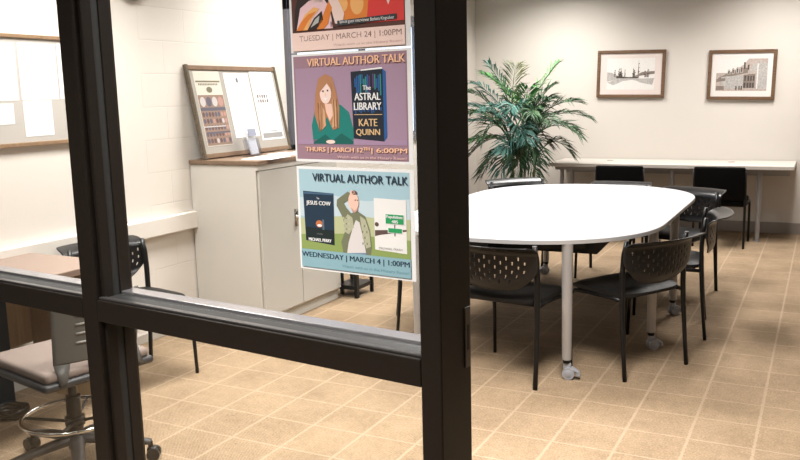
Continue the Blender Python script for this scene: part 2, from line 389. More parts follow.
# ------------------------------------------------------------------ perforated stacking chairs
def make_chair(scale=1.0):
    root = empty('stacking_chair')
    for sx in (-1, 1):
        # rear leg runs up into the back upright
        MB().tube([(sx * 0.237, -0.225, 0), (sx * 0.236, -0.212, 0.14), (sx * 0.234, -0.200, 0.30), (sx * 0.232, -0.192, 0.44), (sx * 0.231, -0.190, 0.56), (sx * 0.230, -0.196, 0.66), (sx * 0.226, -0.210, 0.735)],
                  [0.0105, 0.0105, 0.012, 0.013, 0.013, 0.012, 0.010], 10, 0, squash=1.25).build('rear_leg', BLACKMT, root)
        MB().tube([(sx * 0.235, 0.222, 0), (sx * 0.232, 0.215, 0.2), (sx * 0.226, 0.200, 0.375), (sx * 0.222, 0.16, 0.412), (sx * 0.222, 0.05, 0.42), (sx * 0.226, -0.10, 0.422), (sx * 0.231, -0.190, 0.418)],
                  [0.0105, 0.0105, 0.012, 0.012, 0.012, 0.012, 0.011], 10, 0).build('front_leg', BLACKMT, root)
    for y in (-0.15, 0.14): MB().tube([(-0.222, y, 0.418), (0.222, y, 0.418)], 0.009, 8).build('cross_bar', BLACKMT, root)
    # seat: waterfall cushion
    bm = MB(); nu, nv = 14, 14
    def seat_pt(u, v, top):
        a = 0.232; x = a * u; y = 0.015 + 0.222 * v
        # squircle
        rr = (abs(u) ** 5 + abs(v) ** 5) ** 0.2; mm = max(abs(u), abs(v))
        if rr > 1e-6: x *= mm / rr; y *= mm / rr
        edge = max(0, (mm - 0.72) / 0.28)
        z = 0.462 + 0.006 * u * u - 0.012 * max(0, v - 0.4) ** 2 * 4
        if top: z -= 0.016 * edge ** 2
        else: z = 0.430 + 0.002 * edge
        return (x, y, z)
    T1 = [[bm.bm.verts.new(seat_pt(-1 + 2 * i / nu, -1 + 2 * j / nv, True)) for j in range(nv + 1)] for i in range(nu + 1)]
    T2 = [[bm.bm.verts.new(seat_pt(-1 + 2 * i / nu, -1 + 2 * j / nv, False)) for j in range(nv + 1)] for i in range(nu + 1)]
    for i in range(nu):
        for j in range(nv):
            bm.bm.faces.new((T1[i][j], T1[i + 1][j], T1[i + 1][j + 1], T1[i][j + 1]))
            bm.bm.faces.new((T2[i][j], T2[i][j + 1], T2[i + 1][j + 1], T2[i + 1][j]))
    for i in range(nu):
        bm.bm.faces.new((T1[i][0], T2[i][0], T2[i + 1][0], T1[i + 1][0])); bm.bm.faces.new((T1[i][nv], T1[i + 1][nv], T2[i + 1][nv], T2[i][nv]))
    for j in range(nv):
        bm.bm.faces.new((T1[0][j], T1[0][j + 1], T2[0][j + 1], T2[0][j])); bm.bm.faces.new((T1[nu][j], T2[nu][j], T2[nu][j + 1], T1[nu][j + 1]))
    bm.build('seat', SEATFAB, root, smooth=50)
    # perforated shell back with a flared top lip
    bb = MB(); NU, NV = 66, 44
    def back_pt(i, j):
        u = -1 + 2 * i / NU; v = j / NV
        v2 = v / 0.52
        w = 0.252 * (0.34 + 0.66 * math.sqrt(max(0, 1 - (1 - min(1, v2)) ** 2)))
        if v > 0.92: w -= 0.014 * ((v - 0.92) / 0.08) ** 2
        x = w * u; q = abs(x) / 0.252
        z = 0.495 + 0.262 * v + (0.035 * q * q) * max(0, 1 - v / 0.6)
        y = -0.262 + 0.052 * q ** 2 - 0.012 * v
        if v < 0.25: y += 0.03 * ((0.25 - v) / 0.25) ** 2
        if v > 0.74: t = (v - 0.74) / 0.26; y -= 0.095 * t ** 1.8; z -= 0.018 * t * t
        return Vector((x, y, z))
    G = [[bb.bm.verts.new(back_pt(i, j)) for j in range(NV + 1)] for i in range(NU + 1)]
    for i in range(NU):
        for j in range(NV):
            hole = False
            if 8 <= j < 32:
                c = i % 8; row = (j - 8) % 8
                if c in (1,) and row in (0, 1, 2): hole = True
                if c in (5,) and row in (4, 5, 6): hole = True
                if i < 5 or i > NU - 6: hole = False
                if j < 12 and (i < 12 or i > NU - 13): hole = False
            if not hole:
                bb.bm.faces.new((G[i][j], G[i + 1][j], G[i + 1][j + 1], G[i][j + 1]))
    for v in [v for v in bb.bm.verts if not v.link_faces]: bb.bm.verts.remove(v)
    bo = bb.build('backrest', BLACKPL, root)
    for p in bo.data.polygons: p.use_smooth = True
    sm = bo.modifiers.new('shell', 'SOLIDIFY'); sm.thickness = 0.007; sm.offset = 0
    return root
CH = make_chair()
_first = [True]
def place_chair(c, ang, label, sc=1.0, group='perforated black stacking chairs'):
    """ang = heading of the sitter (degrees from +x)"""
    o = CH if _first[0] else copy_tree(CH); _first[0] = False
    o.location = (c[0], c[1], 0); o.rotation_euler = (0, 0, math.radians(ang - 90)); o.scale = (sc,) * 3
    tag(o, label, 'chair', group); return o
def at_rear(right, ang):   # centre from the right rear leg foot
    a = math.radians(ang); f = Vector((math.cos(a), math.sin(a))); l = Vector((-f.y, f.x))
    return Vector(right) + l * 0.237 + f * 0.225
place_chair(at_rear((-1.244, 3.87), 82), 82, 'perforated black chair beside the dark door post, its back towards us')
place_chair(at_rear((-0.615, 4.572), 149), 149, 'perforated black chair at near right corner of the white table, seat and back in view')
place_chair(at_rear((-0.640, 5.55), 187), 187, 'black chair on the right side of the white table, seen edge-on')
place_chair((-0.97, 6.27), 248, 'black chair at far right corner of the white table, its back facing us')
place_chair((-2.13, 6.46), -45, 'chair beyond the white table nearest the palm, only its top showing', 1.03)
place_chair((-1.50, 6.66), 268, 'chair beyond the white table before the long desk, only its top showing', 0.985)
place_chair((-2.24, 4.78), 27, 'black chair at left end of the white table, thin legs below the posters')
place_chair((-3.29, 3.22), -12, 'perforated black chair against the block wall beside the brown desk', 0.98)

# upholstered chairs at the long desk
def make_side_chair():
    root = empty('side_chair')
    for sx in (-1, 1):
        MB().tube([(sx * 0.235, -0.23, 0), (sx * 0.235, -0.23, 0.40), (sx * 0.235, -0.25, 0.60), (sx * 0.232, -0.275, 0.76)], 0.0125, 10).build('rear_leg', BLACKMT, root)
        MB().tube([(sx * 0.235, 0.22, 0), (sx * 0.235, 0.22, 0.39), (sx * 0.235, 0.18, 0.425), (sx * 0.235, -0.23, 0.425)], 0.0125, 10).build('front_leg', BLACKMT, root)
    MB().box((0, 0.0, 0.445), (0.455, 0.46, 0.06), 0, None, 0.022, 4).build('seat', BLACKFAB, root, smooth=40)
    R = Matrix.Rotation(math.radians(9), 3, 'X')
    MB().box((0, -0.262, 0.635), (0.47, 0.035, 0.33), 0, R, 0.016, 4).build('backrest', BLACKFAB, root, smooth=40)
    for y in (-0.17, 0.15): MB().tube([(-0.235, y, 0.410), (0.235, y, 0.410)], 0.009, 8).build('cross_bar', BLACKMT, root)
    return root
sc1 = make_side_chair(); sc1.scale = (.955,) * 3; sc1.location = (-1.775, 8.36, 0); sc1.rotation_euler = (0, 0, math.radians(3))
tag(sc1, 'plain black chair at the long desk, below the left wall picture', 'chair', 'plain black chairs at the long desk')
sc2 = copy_tree(sc1); sc2.location = (-0.85, 8.40, 0); sc2.rotation_euler = (0, 0, math.radians(-1))
tag(sc2, 'plain black chair at the long desk, below the right wall picture', 'chair', 'plain black chairs at the long desk')

# ------------------------------------------------------------------ conference table
tb = empty('conference_table', (-1.565, 5.315, 0), 0, 'long white oval conference table on silver legs with casters', 'table')
HX, ST, RY = 0.79, 0.535, 0.80
def oval(off=0.0, n=40):
    pts = []
    for k in range(n + 1):
        a = -PI / 2 + PI * k / n
        ca, sa = math.cos(a), math.sin(a)
        e = 2 / 2.25
        pts.append(((HX - off) * math.copysign(abs(sa) ** e, sa), ST + (RY - off) * abs(ca) ** e))
    pts = pts[::-1]
    return pts + [(-x, -y) for x, y in pts]
MB().prism(oval(0.003), 0.7215, 0.741, 0).build('tabletop', WHITELAM, tb)
MB().prism(oval(0.0), 0.720, 0.7395, 0).build('edge_band', EDGE, tb, smooth=30)
uf = MB()
XZ = Matrix(((1, 0, 0, 0), (0, 0, 1, 0), (0, 1, 0, 0), (0, 0, 0, 1)))
trap = [(-0.60, 0.7205), (-0.52, 0.634), (0.52, 0.634), (0.60, 0.7205)]
uf.prism(trap, -1.02, -0.985, 0, XZ); uf.prism(trap, 0.985, 1.02, 0, XZ)
for sx in (-1, 1):
    uf.box2((sx * 0.46 - 0.03, -0.98, 0.665), (sx * 0.46 + 0.03, 0.98, 0.7205))
    for y in (-0.52, 0.27, -0.27, 0.52): uf.box2((sx * 0.46, y - 0.025, 0.67), (sx * 0.70, y + 0.025, 0.7205))
uf.prism([(-0.02, -1.20), (0.46, -1.02), (0.46, -0.96), (-0.46, -0.96), (-0.46, -1.02)], 0.66, 0.7205)
uf.build('under_frame', BLACKMT, tb)
def table_leg(x, y, ang):
    l = MB()
    l.cyl((x, y, 0.105), (x, y, 0.7195), 0.025, 0.029, 24)
    lg = l.build('leg', SILVER, tb, smooth=40)
    c = MB()
    c.cyl((x, y, 0.086), (x, y, 0.106), 0.019, 0.022, 16, 1)
    R = Matrix.Rotation(ang, 3, 'Z'); o = Vector((x, y, 0))
    f = R @ Vector((1, 0, 0)); s = R @ Vector((0, 1, 0)); z = Vector((0, 0, 1))
    for sg in (-1, 1):
        cc = o + f * 0.012 + s * 0.014 * sg + z * 0.0325
        c.cyl(cc - s * 0.009, cc + s * 0.009, 0.032, 0.032, 20, 0)
        c.cyl(cc + s * 0.009 * sg, cc + s * 0.0115 * sg, 0.022, 0.018, 16, 0)
    c.box(o + z * 0.068 + f * 0.004, (0.042, 0.022, 0.04), 0, R, 0.008)
    c.box(o + z * 0.050 + f * 0.045, (0.05, 0.030, 0.014), 0, R @ Matrix.Rotation(0.55, 3, 'Y'), 0.005)
    c.box(o + z * 0.026 + f * 0.062, (0.02, 0.028, 0.020), 0, R, 0.006)
    c.build('caster', [CASTER, BLACKMT], lg, smooth=40)
for x, y, a in ((0.418, -1.215, 0.1), (-0.44, -1.215, 2.5), (0.725, -0.545, 0.6), (-0.72, -0.545, 2.6), (0.715, 0.27, 0.9), (-0.715, 0.27, 3.6), (0.437, 1.2, 1.0), (-0.437, 1.2, 4.0)):
    table_leg(x, y, a)

# ------------------------------------------------------------------ long desk along the back wall
ld = empty('long_desk', (-1.45, 8.85, 0), 0, 'long beige laminate desk on grey legs along the back wall', 'desk')
dx0, dx1 = -2.60 + 1.45, -0.245 + 1.45
MB().box2((dx0, -0.335, 0.705), (dx1, 0.325, 0.742), bevel=0.004).build('desk_top', DESKLAM, ld)
for x in (dx0 + 0.12, -2.37 + 1.45, -1.35 + 1.45, -0.545 + 1.45):
    MB().cyl((x, -0.22, 0.01), (x, -0.22, 0.705), 0.022, 0.022, 16).cyl((x, -0.22, 0), (x, -0.22, 0.012), 0.028, 0.026, 16).build('leg', DESKLEG, ld, smooth=40)
MB().box2((dx0 + 0.05, 0.20, 0.60), (dx1 - 0.05, 0.235, 0.705)).box2((dx0 + 0.05, -0.24, 0.665), (dx1 - 0.05, -0.20, 0.705)).build('under_rail', DESKLEG, ld)
for x in (-2.04 + 1.45, -0.83 + 1.45):
    MB().cyl((x, 0.08, 0.742), (x, 0.08, 0.745), 0.036, 0.034, 24).build('grommet', mat('grommet_grey', (0.22, 0.19, 0.16), 0.5), ld)

# ------------------------------------------------------------------ framed pictures
def picture(name, c, w, h, label, mt, art):
    r = empty(name, (c[0], YB - 0.016, c[1]), 0, label, 'picture', 'framed pictures on the back wall')
    fwid = 0.034
    f = MB()
    f.box2((-w / 2, -0.016, -h / 2), (-w / 2 + fwid, 0.016, h / 2), bevel=0.005); f.box2((w / 2 - fwid, -0.016, -h / 2), (w / 2, 0.016, h / 2), bevel=0.005)
    f.box2((-w / 2 + fwid, -0.016, h / 2 - fwid), (w / 2 - fwid, 0.016, h / 2), bevel=0.003); f.box2((-w / 2 + fwid, -0.016, -h / 2), (w / 2 - fwid, 0.016, -h / 2 + fwid), bevel=0.003)
    f.build('frame', FRAMEW, r)
    MB().box2((-w / 2 + 0.02, -0.004, -h / 2 + 0.02), (w / 2 - 0.02, 0.012, h / 2 - 0.02)).build('mat_board', mt, r)
    art(r)
    r.rotation_euler = (0, math.radians(1.4), 0)
    return r
def flat(name, items, mats, parent, T):
    """flat printed shapes: list of (polygon, material index, layer)"""
    mb = MB()
    for poly, m, lay in items:
        z = 0.00025 * (lay + 1)
        vs = [mb.bm.verts.new(T @ Vector((x, y, z))) for x, y in poly]
        f = mb.bm.faces.new(vs); f.material_index = m
    return mb.build(name, mats, parent, recalc=False)
def rect(x0, y0, x1, y1): return [(x0, y0), (x1, y0), (x1, y1), (x0, y1)]
def disc(cx, cy, rx, ry=None, n=20): 
    ry = rx if ry is None else ry
    return [(cx + rx * math.cos(2 * PI * k / n), cy + ry * math.sin(2 * PI * k / n)) for k in range(n)]
TW = Matrix(((1, 0, 0, 0), (0, 0, -1, -0.0045), (0, 1, 0, 0), (0, 0, 0, 1)))   # print plane facing -Y
INK = [mat('print_pale', (0.60, 0.58, 0.55), 0.7, noise=0.1, nscale=70), mat('print_sepia_light', (0.36, 0.30, 0.265), 0.7, noise=0.5, nscale=70), mat('print_sepia_mid', (0.17, 0.135, 0.115), 0.7, noise=0.5, nscale=70), mat('print_sepia_dark', (0.05, 0.04, 0.035), 0.7, noise=0.5, nscale=70), mat('print_grey_wash', (0.35, 0.33, 0.31), 0.7, noise=0.5, nscale=70)]
def art_street(r):
    it = [(rect(-0.25, -0.165, 0.25, 0.165), 0, 0)]
    rng = random.Random(3)
    it.append(([(-0.25, -0.09), (-0.1, -0.045), (0.0, -0.03), (0.08, -0.05), (0.12, -0.09), (0.02, -0.06), (-0.08, -0.075), (-0.18, -0.12)], 4, 1))
    it.append(([(-0.25, -0.08), (-0.25, 0.02), (-0.2, 0.015), (-0.13, -0.02), (-0.05, -0.03), (-0.05, -0.045)], 4, 2))
    it.append(([(0.0, -0.04), (0.05, -0.02), (0.12, 0.02), (0.18, 0.025), (0.25, 0.03), (0.25, 0.0), (0.1, -0.02)], 2, 2))
    it.append(([(0.06, -0.05), (0.25, -0.045), (0.23, -0.115), (0.1, -0.09)], 4, 2))
    it.append(([(-0.15, -0.045), (0.09, -0.045), (0.08, -0.028), (0.0, -0.034), (-0.15, -0.022)], 3, 3))
    for x, h, w in ((-0.165, .055, .008), (-0.12, .075, .006), (-0.105, .03, .02), (-0.1, .08, .006), (-0.06, .06, .005), (0.03, .07, .008), (0.04, .05, .012), (0.082, .15, .008), (0.18, .06, .012), (0.155, .04, .01)):
        it.append(([(x - w, -0.035), (x + w, -0.035), (x, h)], 2, 4))
        for q in range(4):
            y = -0.02 + (h + 0.02) * q / 4
            it.append((disc(x + rng.uniform(-.006, .006), y, w * 1.6 * (1 - q / 6), 0.006, 6), 3 if q % 2 else 2, 5))
    flat('print', it, INK, r, TW)
def art_house(r):
    it = [(rect(-0.24, -0.16, 0.24, 0.16), 1, 0)]
    it.append(([(-0.24, 0.16), (-0.24, 0.02), (-0.12, 0.02), (0.02, 0.10), (0.06, 0.16)], 0, 1))
    it.append(([(-0.22, -0.03), (-0.13, 0.02), (0.02, 0.07), (0.06, 0.07), (0.06, 0.02), (-0.02, 0.005), (-0.22, -0.06)], 2, 2))
    for k, x in enumerate((-0.12, -0.08, -0.04, 0.0)): it.append(([(x - .012, 0.005 + k * .005), (x + .014, 0.005 + k * .006), (x + .014, 0.045 + k * .012), (x, 0.06 + k * .012), (x - .012, 0.045 + k * .012)], 1 if k % 2 else 4, 3)); it.append((rect(x - .006, .01 + k * .006, x + .006, .04 + k * .011), 3, 4))
    it.append((rect(0.018, 0.06, 0.034, 0.125), 3, 3)); it.append((rect(0.055, 0.05, 0.07, 0.10), 3, 3))
    it.append(([(0.07, 0.02), (0.10, 0.10), (0.17, 0.13), (0.24, 0.11), (0.24, -0.14), (0.14, -0.14), (0.14, 0.04)], 4, 2))
    it.append((rect(0.145, -0.14, 0.155, 0.11), 0, 3))
    it.append(([(-0.19, -0.02), (0.02, 0.0), (0.02, -0.13), (-0.13, -0.14), (-0.19, -0.09)], 4, 3))
    it.append(([(0.02, 0.0), (0.13, 0.01), (0.13, -0.13), (0.02, -0.13)], 2, 3))
    for x in (0.03, 0.06, 0.085, 0.11): it.append((rect(x, -0.06, x + .014, -0.01), 3, 4)); it.append((rect(x - .005, -0.13, x + .012, -0.08), 3, 4))
    for x in (-0.05, -0.02, 0.0): it.append((rect(x, -0.15, x + .012, -0.11), 3, 4))
    it.append(([(-0.235, -0.04), (-0.15, -0.03), (-0.15, -0.06), (-0.235, -0.07)], 2, 4)); it.append((rect(-0.235, -0.15, -0.16, -0.11), 2, 4))
    flat('print', it, INK, r, TW)
picture('framed_picture', (-1.893, 1.650), 0.715, 0.500, 'wood-framed sketch of a road with trees, nearer the palm of the two wall pictures', MATW, art_street)
picture('framed_picture', (-0.790, 1.605), 0.640, 0.500, 'wood-framed sepia picture of a long house with dormers on the back wall', MATW2, art_house)

# ------------------------------------------------------------------ storage cabinet by the block wall
cb = empty('storage_cabinet', (-3.43, 4.70, 0), 0, 'tall cream metal cabinet with wood-grain top against the block wall', 'cabinet')
cx0, cx1, cy0, cy1 = -3.712 + 3.43, -3.165 + 3.43, 4.225 - 4.70, 5.18 - 4.70
MB().box2((cx0, cy0, 0.07), (cx1 - 0.018, cy1, 1.075), bevel=0.004).build('body', CREAM, cb)
MB().box2((cx0, cy0 + 0.01, 0.0), (cx1 - 0.03, cy1 - 0.005, 0.07)).build('plinth', CREAM2, cb)
MB().box2((cx0, cy0 - 0.012, 1.075), (cx1 + 0.012, cy1 + 0.012, 1.103), bevel=0.005).build('top', OAK, cb)
ym = 4.675 - 4.70
dr = []
for a, b in ((cy0 + 0.012, ym - 0.003), (ym + 0.003, cy1 - 0.006)):
    d = MB().box2((cx1 - 0.017, a, 0.085), (cx1, b, 1.035), bevel=0.003)
    dr.append(d.build('door', CREAM2, cb))
MB().box2((cx1 - 0.02, cy0, 1.04), (cx1 - 0.001, cy1, 1.075), bevel=0.002).build('header_strip', CREAM, cb)
h = MB(); h.cyl((cx1, ym - 0.05, 0.695), (cx1 + 0.03, ym - 0.05, 0.695), 0.012, 0.010, 14); h.box((cx1 + 0.034, ym - 0.05, 0.69), (0.012, 0.022, 0.075), 0, None, 0.005)
h.box((cx1 + 0.001, ym - 0.05, 0.69), (0.006, 0.04, 0.12), 0, None, 0.002)
h.build('handle', CHROME, dr[0], smooth=40)

# tackboard standing on the cabinet, leaning on the wall
BW, BH = 0.985, 0.615
lean = math.radians(11)
DB = Matrix(((0, -math.sin(lean), math.cos(lean), 0), (1, 0, 0, 0), (0, math.cos(lean), math.sin(lean), 0), (0, 0, 0, 1)))
DB.translation = (-3.585, 4.71, 1.1085)     # local x along wall (+Y), y up the board, z to the room
db = empty('tackboard', (0, 0, 0), 0, 'wood-framed fabric tackboard leaning on the wall on top of the cream cabinet', 'board'); db.matrix_world = DB
MB().box2((-BW / 2 + 0.01, 0.01, -0.008), (BW / 2 - 0.01, BH - 0.01, 0.004)).build('panel', FABRICBD, db)
MB().box2((-BW / 2 + 0.024, 0.0, -0.012), (BW / 2 - 0.024, 0.030, 0.012), bevel=0.003).build('frame_rail', OAK, db)
MB().box2((-BW / 2 + 0.024, BH - 0.030, -0.012), (BW / 2 - 0.024, BH, 0.012), bevel=0.003).build('frame_rail', OAK, db)
for sx in (-1, 1):
    a, b = sorted((sx * BW / 2, sx * (BW / 2 - 0.024)))
    o = MB().box2((a, -0.004, -0.012), (b, BH + 0.006, 0.013), bevel=0.003).build('frame_stile', OAKZ, db); o['label'] = 'dark green-brown side edge'
def place_local(o, Mx, x, y, z, rot=0.0):
    o.matrix_world = Mx @ Matrix.Translation((x, y, z)) @ Matrix.Rotation(rot, 4, 'Z'); return o
def sheet(name, w, h, items, mats, Mx, x, y, z, rot, label, cat, group=None):
    """paper sheet with a printed face; origin at its lower middle"""
    r = empty(name); tag(r, label, cat, group)
    MB().box2((-w / 2, 0, 0), (w / 2, h, 0.0008)).build('sheet', mats[0], r)
    if items: flat('print', items, mats, r, Matrix.Translation((0, 0, 0.0008)))
    place_local(r, Mx, x, y, z, rot); return r
rng = random.Random(11)
FLY = [PAPERC, mat('flyer_maroon', (0.10, 0.055, 0.05), 0.7), mat('flyer_brown', (0.22, 0.145, 0.11), 0.7), mat('flyer_slate', (0.085, 0.08, 0.105), 0.7), mat('flyer_pink', (0.36, 0.20, 0.165), 0.7), mat('flyer_pale', (0.42, 0.39, 0.38), 0.7), mat('flyer_olive', (0.14, 0.125, 0.08), 0.7)]
w_, h_ = 0.265, 0.50
it = [(rect(-w_ / 2 + .004, .004, w_ / 2 - .004, .34), 2, 0), (rect(-w_ / 2 + .01, .425, w_ / 2 - .01, .436), 6, 0), (disc(0.0, .375, .03, .02), 6, 0)]
for c in range(12): it.append((rect(-0.10 + c * .0165, .405, -0.10 + c * .0165 + .011, .418), 6, 1))
for c in range(4): it.append((disc(-0.09 + c * .06, .295, .027, .033), (5, 3, 5, 4)[c], 1))
it.append((rect(-w_ / 2 + .004, .235, w_ / 2 - .004, .256), 3, 1))
for rr in range(5):
    for c in range(8):
        it.append((disc(-0.108 + c * .031, .21 - rr * .044, .013, .017, 10), rng.choice((1, 4, 5, 1, 3)), 1))
it.append((rect(-w_ / 2 + .03, .082, w_ / 2 - .004, .094), 3, 2)); it.append((rect(-w_ / 2 + .004, .125, w_ / 2 - .04, .133), 5, 2))
sheet('flyer', w_, h_, it, FLY, DB, -0.300, 0.078, 0.005, 0.0, 'brown photo flyer with a cream heading, left on the leaning tackboard', 'flyer')
it = [(disc(0, .40, .014, .02, 12), 1, 0), (rect(-.05, .36, .05, .364), 2, 0), (rect(-.09, .30, .07, .303), 2, 0)]
sheet('flyer', 0.27, 0.45, it, [PAPER, mat('emblem_grey', (0.14, 0.145, 0.17), 0.7), PRINTG], DB, 0.012, 0.118, 0.005, 0.0, 'white notice with a small grey emblem, middle of the leaning tackboard', 'notice')
it = [(rect(-.12, .012, .12, .05), 2, 0), (rect(-.03, .058, .06, .066), 2, 0)]
for q in range(10): it.append((rect(-.10 + (q % 5) * .027, .27 + (q // 5) * .035, -.10 + (q % 5) * .027 + .02, .295 + (q // 5) * .035), 1 if q % 3 else 2, 0))
for q in range(3): it.append((rect(-.08 + q * .07, .18, -.045 + q * .07, .185), 2, 0))
sheet('flyer', 0.27, 0.50, it, [PAPER, mat('flyer_photo_grey', (0.14, 0.11, 0.11), 0.7), PRINTG], DB, 0.305, 0.085, 0.005, 0.0, 'white flyer with small photos and a grey bar, right on the leaning tackboard', 'flyer')
# acrylic brochure holder in front of the board
bh = empty('brochure_holder', (-3.475, 4.60, 1.1035), math.radians(90 + 6), 'clear acrylic brochure holder standing on the cabinet before the tackboard', 'holder')
q = MB(); Rl = Matrix.Rotation(math.radians(-14), 3, 'X')
q.box((0, 0.03, 0.13), (0.13, 0.003, 0.26), 0, Rl); q.box((0, -0.018, 0.06), (0.13, 0.003, 0.12), 0, Rl)
q.box((-0.065, 0.004, 0.06), (0.003, 0.045, 0.12), 0, Rl); q.box((0.065, 0.004, 0.06), (0.003, 0.045, 0.12), 0, Rl); q.box2((-0.066, -0.03, 0), (0.066, 0.05, 0.003))
q.build('shell', ACRYLIC, bh)
def leaflet_sheet(loc, m1, lab):
    r = empty('brochure', loc, math.radians(96), lab, 'brochure')
    q = MB(); q.box((0, 0.0, 0.095), (0.10, 0.006, 0.18), 0, Rl); q.box((0, -0.0035, 0.155), (0.1005, 0.002, 0.05), 1, Rl); q.build('leaflet', [PAPER, m1], r); return r
leaflet_sheet((-3.483, 4.60, 1.108), mat('brochure_blue_grey', (0.20, 0.21, 0.27), 0.6), 'white and blue-grey brochure in the clear holder on the cabinet')
# papers on the cabinet top
for lx, ly, w, hh, rz, lab in ((-3.25, 4.44, .216, .279, 0.15, 'white sheet lying on the near end of the cream cabinet top'), (-3.29, 4.80, .30, .22, -0.05, 'white sheet lying on the middle of the cream cabinet top'), (-3.30, 5.06, .216, .20, 0.25, 'white sheet lying on the far end of the cream cabinet top')):
    p_ = MB().box2((-w / 2, -hh / 2, 0), (w / 2, hh / 2, 0.004)).build('paper_sheet', PAPER); p_.location = (lx, ly, 1.1032); p_.rotation_euler = (0, 0, rz); tag(p_, lab, 'paper', 'papers on the cabinet')

# black stand beyond the cabinet
bs = empty('magazine_stand', (-3.13, 5.345, 0), 0, 'slim black metal stand on the floor just past the cream cabinet', 'stand')
for x, y, w in ((0.075, -0.13, 0.034), (0.075, 0.10, 0.018), (-0.10, -0.05, 0.02), (-0.10, 0.10, 0.018)):
    MB().box2((x - 0.012, y - w / 2, 0), (x + 0.012, y + w / 2, 0.80)).build('leg', BLACKMT, bs)
for z in (0.06, 0.20, 0.45, 0.78):
    MB().box2((-0.11, -0.13, z), (0.08, 0.11, z + (0.03 if z < 0.1 else 0.012))).build('shelf', BLACKMT, bs)

# ------------------------------------------------------------------ bulletin board on the block wall
bY0, bY1, bZ0, bZ1 = 2.25, 3.52, 1.272, 1.845
BM_ = Matrix(((0, 0, 1, 0), (1, 0, 0, 0), (0, 1, 0, 0), (0, 0, 0, 1))); BM_.translation = (XL + 0.012, (bY0 + bY1) / 2, bZ0)
bb = empty('bulletin_board', (0, 0, 0), 0, 'pale bulletin board in a thin wood frame on the block wall', 'board'); bb.matrix_world = BM_
w2, h2 = (bY1 - bY0) / 2, bZ1 - bZ0
MB().box2((-w2 + .01, .01, -0.008), (w2 - .01, h2 - .01, 0.002)).build('panel', FABRICB2, bb)
fr_ = MB(); fr_.box2((-w2, 0, -0.012), (w2, 0.022, 0.012), bevel=0.003); fr_.box2((-w2, h2 - 0.020, -0.012), (w2, h2, 0.012), bevel=0.003)
fr_.box2((-w2, 0, -0.012), (-w2 + 0.02, h2, 0.012), bevel=0.003); fr_.box2((w2 - 0.02, 0, -0.012), (w2, h2, 0.012), bevel=0.003)
fr_.build('frame', BOARDW, bb)
yc = (bY0 + bY1) / 2
def notice(px_y, z, w, hh, lab, rot=0.0):
    it = [(rect(-w * .38, hh * (0.25 + .11 * q), w * (.2 + .05 * (q % 3)), hh * (0.25 + .11 * q) + .002), 1, 0) for q in range(4)]
    sheet('notice', w, hh, it, [PAPER, mat('faint_print', (0.56, 0.55, 0.54), 0.7)], BM_, px_y - yc, z - bZ0, 0.0025, rot, lab, 'notice', 'notices on the bulletin board')
notice(2.845, 1.510, 0.235, 0.29, 'white sheet in the top row of the bulletin board, cut by the left picture edge')
notice(3.098, 1.512, 0.235, 0.29, 'white letter sheet in the top row of the bulletin board, middle one in view')
notice(3.345, 1.514, 0.235, 0.29, 'white letter sheet in the top row of the bulletin board, next to the dark mullion')
notice(2.825, 1.390, 0.20, 0.105, 'small half sheet in the lower row of the bulletin board, at the left picture edge')
notice(3.075, 1.322, 0.18, 0.186, 'bright white sheet hanging alone in the lower middle of the bulletin board', 0.01)
notice(3.355, 1.385, 0.20, 0.115, 'small half sheet in the lower row of the bulletin board, next to the dark mullion')

# dark round fixture high on the block wall
ck = empty('wall_fixture', (XL, 3.815, 2.235), 0, 'dark round fixture high on the left wall, only its lower edge in view', 'fixture')
rim = MB(); rim.tube([(0.022, 0.135 * math.cos(2 * PI * k / 40), 0.135 * math.sin(2 * PI * k / 40)) for k in range(40)], 0.018, 10, 0, True); rim.build('rim', BLACKPL, ck)
MB().cyl((0.002, 0, 0), (0.014, 0, 0), 0.13, 0.13, 40).build('face', PAPER, ck)

# ------------------------------------------------------------------ brown desk on the left
dk = empty('writing_desk', (-3.38, 2.40, 0), 0, 'brown-topped desk with tan wood panel against the block wall', 'desk')
MB().box2((-0.335, -0.50, 0.690), (0.29, 0.52, 0.722), bevel=0.004).build('desk_top', DESKBR, dk)
MB().box2((-0.30, -0.47, 0.26), (-0.275, 0.49, 0.688)).build('back_panel', TANW, dk)
MB().box2((-0.27, 0.46, 0.0), (0.22, 0.49, 0.688)).build('end_panel', TANW, dk)
MB().box2((-0.272, 0.16, 0.0), (-0.185, 0.26, 0.688), bevel=0.004).build('desk_leg', BLACKMT, dk)
cl = MB()
for q in range(3):
    rr = 0.065 + 0.012 * q
    cl.tube([(rr * math.cos(2 * PI * k / 28) * 1.0, rr * math.sin(2 * PI * k / 28) * 0.8, 0.012 + 0.015 * q + 0.004 * math.sin(5 * 2 * PI * k / 28 + q)) for k in range(28)], 0.011, 8, 0, True)
clo = cl.build('cable_coil', BLACKPL); clo.location = (-3.37, 2.68, 0); tag(clo, 'black coiled cable on the floor beneath the brown desk', 'cable')
clo.location = (-3.44, 2.53, 0.0)

